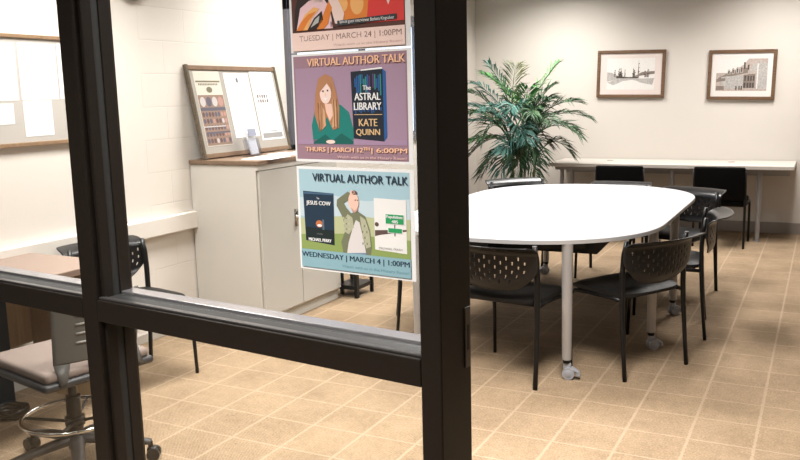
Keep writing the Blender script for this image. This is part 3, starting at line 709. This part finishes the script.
# ------------------------------------------------------------------ drafting stool
sa = math.radians(168)
st = empty('drafting_stool', (-2.715, 2.29, 0), sa - PI / 2, 'grey-backed drafting stool with beige seat and chrome foot ring', 'stool')
MB().tube([(0, 0, 0.075), (0, 0, 0.10), (0, 0, 0.30), (0, 0, 0.301), (0, 0, 0.40)], [0.034, 0.032, 0.030, 0.018, 0.018], 16).build('column', BLACKPL, st, smooth=40)
for k in range(5):
    a = math.radians(26) + 2 * PI * k / 5
    f = Vector((math.cos(a), math.sin(a), 0))
    l = MB().tube([f * 0.02 + Vector((0, 0, 0.115)), f * 0.16 + Vector((0, 0, 0.10)), f * 0.30 + Vector((0, 0, 0.078))], [0.030, 0.026, 0.018], 10, squash=0.75).build('base_arm', DKGREYPL, st, smooth=50)
    c = MB(); s = Vector((-f.y, f.x, 0)); o = f * 0.298
    c.cyl(o + Vector((0, 0, 0.055)), o + Vector((0, 0, 0.08)), 0.010, 0.010, 10)
    for sg in (-1, 1):
        cc = o + f * 0.012 + s * 0.015 * sg + Vector((0, 0, 0.027)); c.cyl(cc - s * 0.010, cc + s * 0.010, 0.027, 0.027, 18)
    c.box(o + f * 0.005 + Vector((0, 0, 0.047)), (0.04, 0.04, 0.022), 0, Matrix.Rotation(a, 3, 'Z'), 0.008)
    c.build('caster', BLACKPL, l, smooth=40)
MB().tube([(0.205 * math.cos(2 * PI * k / 48), 0.205 * math.sin(2 * PI * k / 48), 0.215) for k in range(48)], 0.0095, 10, 0, True).build('foot_ring', CHROME, st)
sp_ = MB()
for k in range(4):
    a = PI / 4 + PI / 2 * k; sp_.tube([(0.03 * math.cos(a), 0.03 * math.sin(a), 0.19), (0.202 * math.cos(a), 0.202 * math.sin(a), 0.213)], 0.007, 8)
sp_.cyl((0, 0, 0.175), (0, 0, 0.21), 0.040, 0.040, 16)
sp_.build('ring_spoke', DKGREYPL, st)
MB().box((0, 0.02, 0.407), (0.30, 0.26, 0.03), 0, None, 0.01).build('mechanism', BLACKPL, st)
MB().box((0, 0.0, 0.438), (0.475, 0.49, 0.032), 0, None, 0.014, 3).build('seat_shell', DKGREYPL, st, smooth=40)
cu = MB().box((0, 0.0, 0.470), (0.45, 0.465, 0.042), 0, None, 0.021, 4).build('seat_cushion', BEIGEFAB, st, smooth=40)
# back: curved grey shell with ribs in place of slots, on a central foot
bk = MB(); NU, NV = 24, 40
def bpt(i, j):
    u = -1 + 2 * i / NU; v = j / NV
    w = 0.178 + 0.012 * v - 0.012 * max(0, (v - 0.85) / 0.15) ** 2
    z = 0.515 + 0.245 * v
    y = -0.252 - 0.04 * v + 0.045 * u * u
    return Vector((w * u, y, z))
G = [[bk.bm.verts.new(bpt(i, j)) for j in range(NV + 1)] for i in range(NU + 1)]
for i in range(NU):
    for j in range(NV):
        bk.bm.faces.new((G[i][j], G[i + 1][j], G[i + 1][j + 1], G[i][j + 1]))
for sx in (-1, 1):   # side struts running down past the cushion
    vs = []
    for (x, y, z) in ((0.178, -0.207, 0.516), (0.12, -0.23, 0.516), (0.15, -0.252, 0.45), (0.178, -0.250, 0.435)):
        vs.append(bk.bm.verts.new((sx * x, y, z)))
    bk.bm.faces.new(vs)
for v in [v for v in bk.bm.verts if not v.link_faces]: bk.bm.verts.remove(v)
bo = bk.build('backrest', GREYPL, st)
for p in bo.data.polygons: p.use_smooth = True
sm = bo.modifiers.new('shell', 'SOLIDIFY'); sm.thickness = 0.012; sm.offset = 0
for j in (13, 19, 25, 31, 37):
    MB().tube([bpt(i, j) + Vector((0, -0.0075, 0)) for i in range(5, NU - 4)], 0.0045, 8).build('rib', mat('highlit_rib_plastic', (0.22, 0.21, 0.185), 0.35), bo)  # highlights along the slot ridges are put into this paler colour

# ------------------------------------------------------------------ posters taped to the glass
PW, PH = 0.290, 0.2159
def poster_root(zb, label):
    r = empty('poster', (0, 0, 0), 0, label, 'poster')
    X = T_; Y = Vector((0, 0, 1)); Z = -N_
    Mx = Matrix((X, Y, Z)).transposed().to_4x4()
    Mx.translation = P0 + T_ * (-0.8375) - N_ * 0.0032 + Vector((0, 0, zb))
    r.matrix_world = Mx
    MB().box2((-PW / 2, 0, 0), (PW / 2, PH, 0.0003)).build('sheet', PAPER, r)
    return r
PCOL = {}
def pc(name, c): return mat('ink_' + name, c, 0.55)
def uvp(poly): return [((u - 0.5) * PW, (1 - v) * PH) for u, v in poly]   # u right, v down, both 0..1
def shapes(r, name, items, lay0=0):
    mats = []; out = []
    for poly, m, lay in items:
        if m not in mats: mats.append(m)
        out.append((uvp(poly), mats.index(m), lay))
    return flat(name, out, mats, r, Matrix.Translation((0, 0, 0.0003 + 0.00025 * lay0)))
def text(r, name, body, u0, u1, v0, v1, m, bold=0.0, lay=6):
    cu_ = bpy.data.curves.new(name, 'FONT'); cu_.body = body; cu_.size = 1.0; cu_.offset = 0.0; cu_.fill_mode = 'FRONT'; cu_.resolution_u = 3
    tmp = bpy.data.objects.new('tmp_text', cu_); COL.objects.link(tmp)
    dg = bpy.context.evaluated_depsgraph_get(); dg.update()
    me = bpy.data.meshes.new_from_object(tmp.evaluated_get(dg)); COL.objects.unlink(tmp); bpy.data.objects.remove(tmp)
    xs = [v.co.x for v in me.vertices]; ys = [v.co.y for v in me.vertices]
    x0, x1, y0, y1 = min(xs), max(xs), min(ys), max(ys)
    X0, X1 = (u0 - .5) * PW, (u1 - .5) * PW; Y0, Y1 = (1 - v1) * PH, (1 - v0) * PH
    for v in me.vertices:
        v.co = ((v.co.x - x0) / (x1 - x0) * (X1 - X0) + X0, (v.co.y - y0) / (y1 - y0) * (Y1 - Y0) + Y0, 0.0003 + 0.00025 * lay)
    if bold:
        b2 = bmesh.new(); b2.from_mesh(me); b2.verts.ensure_lookup_table(); b2.faces.ensure_lookup_table(); dx = 0.00022 + 0.012 * bold
        for sgn in (-1, 1):
            g = bmesh.ops.duplicate(b2, geom=b2.verts[:len(me.vertices)] + b2.faces[:len(me.polygons)])
            for v in g['geom']:
                if isinstance(v, bmesh.types.BMVert): v.co.x += sgn * dx; v.co.z -= 0.00004 * (sgn + 2)
            b2.verts.ensure_lookup_table(); b2.faces.ensure_lookup_table()
        b2.to_mesh(me); b2.free()
    me.name = name; me.materials.clear(); me.materials.append(m)
    o = bpy.data.objects.new(name, me); COL.objects.link(o); o.parent = r
    return o
R_ = lambda a, b, c, d: [(a, b), (c, b), (c, d), (a, d)]
E_ = lambda cx, cy, rx, ry, n=18: [(cx + rx * math.cos(2 * PI * k / n), cy + ry * math.sin(2 * PI * k / n)) for k in range(n)]
SKIN = pc('skin', (0.80, 0.52, 0.42)); SKIN2 = pc('pale_skin', (0.83, 0.64, 0.58)); HAIRD = pc('black_hair', (0.03, 0.022, 0.02)); NAVY = pc('navy', (0.014, 0.034, 0.062)); WHT = pc('white', (0.82, 0.82, 0.82))

# top poster
p1 = poster_root(1.5785, 'top poster with red and orange photo and a pink date strip, TUESDAY MARCH 24')
ORG = pc('orange', (0.72, 0.22, 0.04)); ORG2 = pc('pale_orange', (0.85, 0.45, 0.16)); RED = pc('red', (0.68, 0.05, 0.045)); PINK = pc('pale_pink', (0.84, 0.64, 0.58)); MAR = pc('maroon_letters', (0.11, 0.03, 0.02)); DKR = pc('dark_brown', (0.10, 0.04, 0.03)); PNK2 = pc('blouse_pink', (0.80, 0.56, 0.60))
shapes(p1, 'picture', [
    (R_(.02, .04, .96, .83), DKR, 0), (R_(.34, .04, .72, .76), ORG, 1),
    (E_(.44, .22, .06, .07), ORG2, 2), (E_(.56, .26, .05, .06), ORG2, 2), (E_(.46, .60, .05, .07), ORG2, 2), (E_(.585, .60, .055, .10), ORG2, 2), (E_(.64, .42, .05, .07), ORG2, 2), (E_(.40, .44, .035, .05), ORG2, 2), (R_(.36, .74, .60, .79), DKR, 3)])
shapes(p1, 'portrait', [
    ([(.04, .80), (.05, .62), (.10, .42), (.10, .20), (.18, .10), (.30, .10), (.36, .24), (.36, .44), (.42, .66), (.40, .80)], HAIRD, 2),
    ([(.06, .80), (.10, .60), (.18, .54), (.30, .52), (.36, .62), (.38, .80)], PNK2, 3),
    (E_(.265, .30, .075, .15), SKIN2, 4), (R_(.22, .42, .30, .56), SKIN2, 3),
    ([(.30, .42), (.36, .36), (.42, .52), (.48, .68), (.46, .78), (.40, .76), (.36, .58)], SKIN2, 5),
    ([(.06, .80), (.14, .66), (.22, .60), (.27, .62), (.20, .70), (.16, .80)], ORG2, 5), ([(.06, .80), (.10, .73), (.17, .66), (.24, .64), (.17, .72), (.12, .80)], ORG, 6),
    ([(.16, .80), (.22, .70), (.29, .64), (.30, .72), (.24, .80)], HAIRD, 6), ([(.24, .80), (.30, .68), (.35, .56), (.38, .62), (.34, .76), (.30, .80)], ORG, 6), ([(.19, .78), (.23, .71), (.27, .68), (.26, .74)], pc('grey_scarf', (.45, .46, .44)), 7),
    (E_(.24, .26, .012, .012, 8), DKR, 6), (E_(.29, .26, .012, .012, 8), DKR, 6), ([(.245, .37), (.265, .385), (.29, .37), (.27, .375)], RED, 6)], 0)
shapes(p1, 'portrait', [
    ([(.66, .78), (.68, .56), (.76, .47), (.92, .47), (.955, .54), (.955, .78)], RED, 3),
    (E_(.83, .28, .10, .20), DKR, 3), (E_(.83, .30, .07, .16), SKIN2, 4), ([(.79, .40), (.875, .40), (.885, .50), (.835, .64), (.79, .50)], SKIN2, 4),
    (E_(.805, .27, .011, .011, 8), DKR, 5), (E_(.855, .27, .011, .011, 8), DKR, 5), ([(.81, .38), (.83, .395), (.855, .38), (.83, .385)], RED, 5)])
shapes(p1, 'date_strip', [(R_(.02, .82, .96, .985), PINK, 8)])
shapes(p1, 'caption_bar', [([(.42, .74), (.90, .72), (.90, .765), (.42, .785)], pc('caption_dark', (.04, .045, .05)), 8)])
text(p1, 'caption', 'Special guest interviewer Barbara Kingsolver', .44, .88, .735, .772, WHT, lay=10)
text(p1, 'subtitle', 'An American\nScandal', .46, .63, .40, .50, PINK, lay=9)
text(p1, 'dateline', 'TUESDAY | MARCH 24 | 1:00PM', .085, .935, .85, .915, MAR, 0.03, 9)
text(p1, 'small_line', 'Watch with us in the History Room!', .38, .94, .938, .968, pc('rose_letters', (.45, .25, .22)), lay=9)

# middle poster
p2 = poster_root(1.3595, 'middle poster in mauve with a red-haired woman in teal, THURS MARCH 12')
MAUVE = pc('mauve', (0.31, 0.19, 0.235)); MAUV2 = pc('light_mauve', (0.35, 0.235, 0.325)); PEACH = pc('peach_letters', (0.88, 0.52, 0.33)); HAIR = pc('auburn_hair', (0.42, 0.20, 0.10)); HAIR2 = pc('light_auburn', (0.60, 0.36, 0.20)); TEAL = pc('teal', (0.012, 0.19, 0.165)); DKT = pc('dark_teal', (0.008, 0.11, 0.095)); BK = pc('cover_black', (0.012, 0.018, 0.03)); BLU = pc('cover_blue', (0.02, 0.10, 0.30)); GOLD = pc('gold_letters', (0.68, 0.46, 0.24)); PURP = pc('cover_purple', (0.10, 0.04, 0.14)); TL2 = pc('cover_teal', (0.03, 0.22, 0.22))
shapes(p2, 'picture', [(R_(.015, .02, .965, .975), MAUVE, 0), (R_(.03, .13, .955, .83), MAUV2, 1), (R_(.03, .79, .955, .835), pc('mauve_band', (.36, .24, .36)), 2)])  # last shape is a printed band along the picture's foot
shapes(p2, 'portrait', [
    ([(.17, .82), (.16, .66), (.19, .53), (.25, .48), (.42, .47), (.49, .54), (.525, .70), (.52, .82)], TEAL, 2),
    ([(.17, .82), (.28, .74), (.34, .80), (.42, .73), (.52, .80), (.52, .83), (.17, .83)], DKT, 3),
    ([(.235, .72), (.19, .56), (.205, .36), (.235, .23), (.295, .19), (.355, .22), (.385, .34), (.41, .50), (.40, .68), (.35, .70), (.30, .58)], HAIR, 4),
    ([(.25, .70), (.225, .56), (.24, .44), (.28, .52), (.29, .66)], HAIR2, 5), ([(.34, .68), (.36, .52), (.365, .40), (.385, .50), (.38, .66)], HAIR2, 5),
    *[([(.222 + .012 * q, .45), (.229 + .012 * q, .45), (.236 + .010 * q, .70 - .012 * q), (.229 + .010 * q, .72 - .012 * q)], HAIR if q % 2 else pc('dark_auburn', (.25, .11, .055)), 6) for q in range(4)],
    *[([(.352 + .011 * q, .42), (.358 + .011 * q, .42), (.358 + .012 * q, .67), (.350 + .012 * q, .69)], pc('dark_auburn', (.25, .11, .055)) if q % 2 else HAIR2, 6) for q in range(4)],
    ([(.285, .46), (.345, .46), (.355, .56), (.325, .62), (.295, .54)], SKIN, 5),
    (E_(.295, .365, .05, .095), SKIN2, 6), ([(.24, .36), (.25, .26), (.295, .225), (.345, .27), (.35, .34), (.31, .275)], HAIR, 7),
    (E_(.275, .345, .008, .009, 8), DKR, 7), (E_(.315, .34, .008, .009, 8), DKR, 7), ([(.275, .405), (.297, .425), (.322, .40), (.298, .41)], WHT, 7), (E_(.325, .81, .04, .018), SKIN2, 5), ([(.293, .35), (.288, .385), (.302, .385)], SKIN, 7)])
bkx0, bkx1, bkz0, bkz1 = .515, .775, .175, .79
it = [([(.515, .18), (.775, .165), (.80, .19), (.80, .76), (.775, .80), (.525, .775)], BLU, 3), ([(.515, .18), (.775, .165), (.775, .80), (.525, .775)], BK, 4), ([(.60, .165), (.77, .15), (.775, .165), (.60, .175)], WHT, 3)]
rng = random.Random(5)
for q in range(16):
    u = .53 + q * .0148; it.append((R_(u, .20 + rng.uniform(0, .05), u + .011, .34 + rng.uniform(-.05, .06)), rng.choice((BLU, TL2, PURP, BLU, BK)), 5)); 
    it.append((R_(u, .50, u + .009, .545 + rng.uniform(-.02, .02)), rng.choice((BLU, BLU, BK)), 5))
it.append((R_(.535, .56, .765, .565), GOLD, 5))
shapes(p2, 'book_cover', it)
text(p2, 'cover_title', 'The', .615, .68, .305, .345, WHT, 0.01, 10); text(p2, 'cover_title', 'ASTRAL', .545, .755, .37, .435, WHT, 0.02, 10); text(p2, 'cover_title', 'LIBRARY', .538, .762, .455, .52, WHT, 0.02, 10)
text(p2, 'cover_author', 'KATE', .575, .725, .60, .665, GOLD, 0.02, 10); text(p2, 'cover_author', 'QUINN', .55, .745, .69, .755, GOLD, 0.02, 10)
text(p2, 'headline', 'VIRTUAL AUTHOR TALK', .145, .955, .045, .115, PEACH, 0.025, 9)
text(p2, 'dateline', 'THURS | MARCH 12', .10, .60, .86, .915, PEACH, 0.025, 9); text(p2, 'dateline', 'TH', .605, .655, .855, .883, PEACH, 0.025, 9); text(p2, 'dateline', '| 6:00PM', .672, .955, .86, .915, PEACH, 0.025, 9)
text(p2, 'small_line', 'Watch with us in the History Room!', .38, .95, .935, .968, pc('mauve_letters', (.75, .50, .46)), lay=9)

# bottom poster
p3 = poster_root(1.1335, 'bottom poster with blue sky, a man holding his head and two books, WEDNESDAY MARCH 4')
SKY = pc('pale_sky', (0.36, 0.53, 0.60)); SKY2 = pc('light_sky', (0.52, 0.63, 0.68)); GRS = pc('grass_green', (0.25, 0.33, 0.10)); GRS2 = pc('pale_grass', (0.46, 0.49, 0.28)); OLV = pc('olive_plaid', (0.17, 0.18, 0.11)); OLV2 = pc('pale_plaid', (0.42, 0.42, 0.29)); JEAN = pc('jeans', (0.18, 0.26, 0.36)); TEE = pc('grey_tee', (0.66, 0.62, 0.61)); SIGN = pc('sign_green', (0.02, 0.30, 0.10)); COVW = pc('cover_white', (0.78, 0.77, 0.75)); BARN = pc('road_brown', (.11, .07, .06))
TEALB = pc('teal_band', (0.24, 0.41, 0.47))
shapes(p3, 'picture', [(R_(.02, .025, .965, .975), SKY, 0), ([(.02, .30), (.3, .26), (.6, .30), (.965, .26), (.965, .46), (.02, .48)], SKY2, 1), ([(.02, .50), (.25, .47), (.55, .44), (.80, .46), (.965, .44), (.965, .83), (.02, .83)], GRS2, 2), ([(.02, .66), (.4, .62), (.965, .63), (.965, .83), (.02, .83)], GRS, 3), (R_(.02, .80, .965, .975), TEALB, 7)])
shapes(p3, 'portrait', [
    ([(.40, .80), (.385, .70), (.42, .60), (.41, .48), (.375, .40), (.355, .36), (.36, .30), (.42, .25), (.455, .22), (.49, .24), (.47, .29), (.42, .33), (.44, .37), (.48, .42), (.54, .40), (.60, .44), (.635, .56), (.65, .72), (.635, .82), (.59, .82), (.55, .60), (.50, .55), (.45, .70), (.43, .80)], OLV, 4),
    ([(.42, .60), (.415, .49), (.45, .43), (.49, .46), (.50, .55), (.455, .62)], OLV2, 5), ([(.555, .44), (.60, .47), (.63, .58), (.64, .72), (.60, .74), (.57, .60)], OLV2, 5),
    *[(R_(.41 + .022 * q, .46 + .05 * w_i + .006 * (q % 2), .421 + .022 * q, .478 + .05 * w_i), OLV if q % 2 else pc('plaid_light', (.50, .50, .36)), 6) for w_i in range(3) for q in range(3)],
    *[(R_(.57 + .018 * q, .52 + .055 * w_i, .579 + .018 * q, .54 + .055 * w_i), OLV if (q + w_i) % 2 else pc('plaid_light', (.50, .50, .36)), 6) for w_i in range(4) for q in range(3)],
    ([(.435, .80), (.45, .70), (.49, .56), (.52, .48), (.55, .50), (.58, .66), (.60, .80)], TEE, 5), ([(.435, .80), (.60, .78), (.60, .83), (.435, .83)], JEAN, 6),
    (E_(.505, .31, .045, .085), SKIN, 7), ([(.475, .25), (.485, .205), (.52, .21), (.525, .235), (.50, .245)], SKIN, 8), (E_(.515, .225, .022, .02), DKR, 8), ([(.485, .36), (.51, .40), (.54, .36), (.54, .385), (.515, .415), (.49, .40)], pc('beard', (.55, .33, .27)), 8), (E_(.522, .295, .006, .007, 8), DKR, 8), (E_(.54, .295, .005, .006, 8), DKR, 8)])
shapes(p3, 'book_cover', [([(.055, .235), (.33, .245), (.325, .74), (.065, .715)], NAVY, 4), (R_(.06, .245, .325, .262), pc('navy_strip', (.06, .12, .2)), 5), ([(.065, .58), (.325, .60), (.325, .735), (.068, .71)], pc('night_field', (.01, .02, .02)), 5), (E_(.195, .545, .032, .035), pc('barn_glow', (.5, .16, .06)), 6), (E_(.197, .56, .022, .012), WHT, 7), (R_(.222, .50, .24, .60), pc('silo', (.09, .13, .17)), 6)])
text(p3, 'cover_title', 'The', .18, .205, .29, .308, WHT, lay=10); text(p3, 'cover_title', 'JESUS COW', .085, .305, .325, .375, WHT, 0.012, 10); text(p3, 'cover_title', 'A NOVEL', .17, .225, .635, .648, PRINTG, lay=10)
text(p3, 'cover_author', 'MICHAEL PERRY', .095, .30, .685, .715, WHT, 0.015, 10)
shapes(p3, 'book_cover', [([(.675, .265), (.935, .27), (.935, .755), (.675, .74)], COVW, 4), ([(.678, .56), (.935, .535), (.935, .55), (.72, .60), (.678, .615)], BARN, 5), (E_(.695, .505, .017, .02), BARN, 5), (R_(.838, .48, .846, .60), BARN, 6), (R_(.765, .40, .92, .495), WHT, 6), (R_(.77, .405, .915, .49), SIGN, 7), (R_(.785, .525, .905, .575), WHT, 6), (R_(.79, .53, .90, .57), SIGN, 7)])
text(p3, 'cover_title', 'Population:', .775, .91, .412, .448, WHT, 0.005, 10); text(p3, 'cover_title', '485', .82, .87, .455, .483, WHT, 0.005, 10); text(p3, 'cover_author', 'MICHAEL PERRY', .71, .905, .71, .728, PRINTG, lay=10)
text(p3, 'headline', 'VIRTUAL AUTHOR TALK', .15, .955, .06, .135, NAVY, 0.012, 9)
text(p3, 'dateline', 'WEDNESDAY | MARCH 4 | 1:00PM', .025, .955, .825, .89, NAVY, 0.025, 9)
text(p3, 'small_line', 'Watch with us in the History Room!', .385, .95, .915, .95, pc('teal_letters', (.10, .24, .30)), lay=9)

# ------------------------------------------------------------------ areca palm
pl = empty('areca_palm', (-2.80, 8.25, 0), 0, 'tall feathery green palm in the far corner beyond the white table', 'plant')
GREENS = [palm_mat('palm_dark', (0.014, 0.045, 0.020), (0.055, 0.115, 0.050)), palm_mat('palm_teal_sheen', (0.02, 0.085, 0.065), (0.10, 0.24, 0.20)), palm_mat('palm_bright', (0.03, 0.13, 0.03), (0.11, 0.28, 0.09)), palm_mat('palm_olive', (0.035, 0.040, 0.016), (0.085, 0.095, 0.04))]  # teal fronds: bluish reflections on the leaves put into the colour
pot = MB(); prof = [(0.13, 0.0), (0.15, 0.02), (0.185, 0.30), (0.20, 0.31), (0.20, 0.35), (0.18, 0.35), (0.175, 0.31)]
for q in range(len(prof) - 1):
    n = 32
    a = [pot.bm.verts.new((prof[q][0] * math.cos(2 * PI * k / n), prof[q][0] * math.sin(2 * PI * k / n), prof[q][1])) for k in range(n)]
    b = [pot.bm.verts.new((prof[q + 1][0] * math.cos(2 * PI * k / n), prof[q + 1][0] * math.sin(2 * PI * k / n), prof[q + 1][1])) for k in range(n)]
    for k in range(n): pot.bm.faces.new((a[k], a[(k + 1) % n], b[(k + 1) % n], b[k]))
bmesh.ops.remove_doubles(pot.bm, verts=pot.bm.verts, dist=1e-5)
pot.build('pot', mat('dark_clay_pot', (0.07, 0.05, 0.04), 0.6), pl, smooth=40)
MB().cyl((0, 0, 0.02), (0, 0, 0.31), 0.13, 0.174, 32).build('soil', mat('soil', (0.03, 0.02, 0.014), 0.95, bump=0.6, bscale=80), pl)
prng = random.Random(21)
def frond(base, tip, sag, gi, nl=24, ll=0.21, wide=0.017):
    base, tip = Vector(base), Vector(tip); mid = (base + tip) / 2 + Vector((0, 0, sag))
    P = lambda t: base * (1 - t) ** 2 + mid * 2 * t * (1 - t) + tip * t * t
    mb = MB(); ts = [k / 12 for k in range(13)]
    mb.tube([P(t) for t in ts], [0.007 * (1 - t) + 0.0015 for t in ts], 6, 0)
    for k in range(nl):
        t = 0.22 + 0.78 * k / (nl - 1)
        p = P(t); d = (P(min(1, t + .02)) - P(t - .02)).normalized()
        side = d.cross(Vector((0, 0, 1)))
        if side.length < 1e-3: side = Vector((1, 0, 0))
        side.normalize(); up = side.cross(d).normalized()
        L = ll * (0.55 + 0.9 * math.sin(PI * min(1, (t - .12) * 1.05)) ** 0.8) * 0.85
        if t > .93: L *= 0.75
        for sg in (-1, 1):
            a = math.radians(prng.uniform(36, 52)) * (1 - 0.55 * max(0, t - .5))
            dr_ = (d * math.cos(a) + side * sg * math.sin(a) + up * prng.uniform(0.05, 0.30)).normalized()
            q1 = p + dr_ * L * 0.5; q2 = p + dr_ * L + Vector((0, 0, -L * prng.uniform(0.10, 0.42)))
            wv = d.cross(dr_).cross(dr_).normalized() * wide * 0.5
            wv = (wv + up * prng.uniform(-.004, .004))
            vs = [mb.bm.verts.new(x) for x in (p, q1 + wv, q2, q1 - wv)]
            cmid = mb.bm.verts.new(q1 - up * 0.004)
            for f4 in ((vs[0], vs[1], cmid), (vs[1], vs[2], cmid), (vs[2], vs[3], cmid), (vs[3], vs[0], cmid)):
                f = mb.bm.faces.new(f4); f.smooth = True
    return mb.build('frond', GREENS[gi], pl, recalc=False)
# (dx, dz tip relative to the pot axis / floor, dy, crown base z, sag, colour)
FR = [(0.92, 1.14, 0.15, 0.95, .22, 0), (0.86, 0.98, -0.10, 0.92, .22, 0), (0.66, 0.78, 0.15, 0.80, .20, 0), (0.78, 1.30, 0.1, 1.05, .16, 0), (0.42, 1.47, 0.1, 1.1, .08, 0), (0.45, 1.70, 0.2, 1.15, .02, 2),
      (0.30, 1.20, -0.35, 1.0, .20, 0), (0.25, 0.95, -0.40, 0.95, .22, 1), (0.05, 1.25, -0.42, 1.0, .22, 1), (-0.05, 0.85, -0.42, 0.9, .22, 1), (0.15, 1.45, -0.1, 1.1, .12, 2), (0.1, 0.72, -0.32, 0.8, .18, 0),
      (-0.10, 1.68, 0.1, 1.1, .15, 3), (-0.38, 1.60, -0.05, 1.1, .10, 2), (-0.52, 1.42, -0.1, 1.05, .12, 0), (-0.60, 1.28, -0.25, 1.0, .14, 1), (-0.66, 1.08, -0.25, 0.95, .18, 1), (-0.58, 0.72, -0.1, 0.9, .24, 3),
      (-0.50, 0.88, -0.30, 0.85, .16, 2), (-0.30, 0.95, -0.35, 0.95, .25, 0), (-0.32, 0.66, -0.25, 0.8, .26, 0), (0.42, 0.74, -0.30, 0.8, .25, 0), (0.30, 1.32, 0.25, 1.05, .14, 0), (-0.22, 1.42, 0.25, 1.05, .12, 0),
      (0.55, 1.12, -0.32, 0.95, .22, 0), (-0.25, 1.25, -0.35, 1.0, .18, 1), (0.62, 1.02, 0.3, 0.9, .22, 0), (0.02, 1.05, 0.35, 0.95, .2, 3), (-0.42, 1.14, 0.2, 0.95, .2, 3), (0.20, 0.78, -0.15, 0.85, .30, 0), (-0.45, 1.62, 0.1, 1.1, .10, 0), (-0.30, 1.70, -0.15, 1.1, .08, 1), (-0.58, 1.52, 0.15, 1.0, .10, 1), (-0.62, 1.20, 0.1, 1.0, .12, 2), (0.05, 0.58, -0.28, 0.72, .25, 0), (0.28, 0.60, -0.2, 0.72, .22, 0), (-0.45, 0.55, 0.0, 0.75, .25, 0), (-0.02, 0.70, -0.30, 0.8, .2, 3), (0.5, 1.35, -0.2, 1.05, .12, 0), (-0.12, 0.62, -0.30, 0.75, .25, 1), (0.36, 0.88, 0.1, 0.85, .2, 3)]
stems = [(-0.09, 0.02), (0.05, -0.06), (0.10, 0.06), (-0.03, 0.09), (0.0, -0.02), (-0.06, -0.08), (0.12, -0.01)]
for x, y in stems:
    MB().tube([(x * 0.8, y * 0.8, 0.29), (x * 1.1, y * 1.1, 0.6), (x * 1.4, y * 1.4, 0.98)], [0.016, 0.013, 0.008], 8).build('stem', palm_mat('palm_cane', (0.10, 0.12, 0.04), (0.20, 0.19, 0.08)), pl)
for k, (dx, dz, dy, bz, sag, gi) in enumerate(FR):
    dx = dx * 0.72 if dx > 0 else dx; dz += 0.07
    x, y = stems[k % len(stems)]; q = (bz - 0.3) / 0.68
    base = (x * (0.8 + 0.6 * min(1.1, q)), y * (0.8 + 0.6 * min(1.1, q)), min(bz, 1.0))
    frond(base, (dx, dy, dz), sag + 0.1, gi)
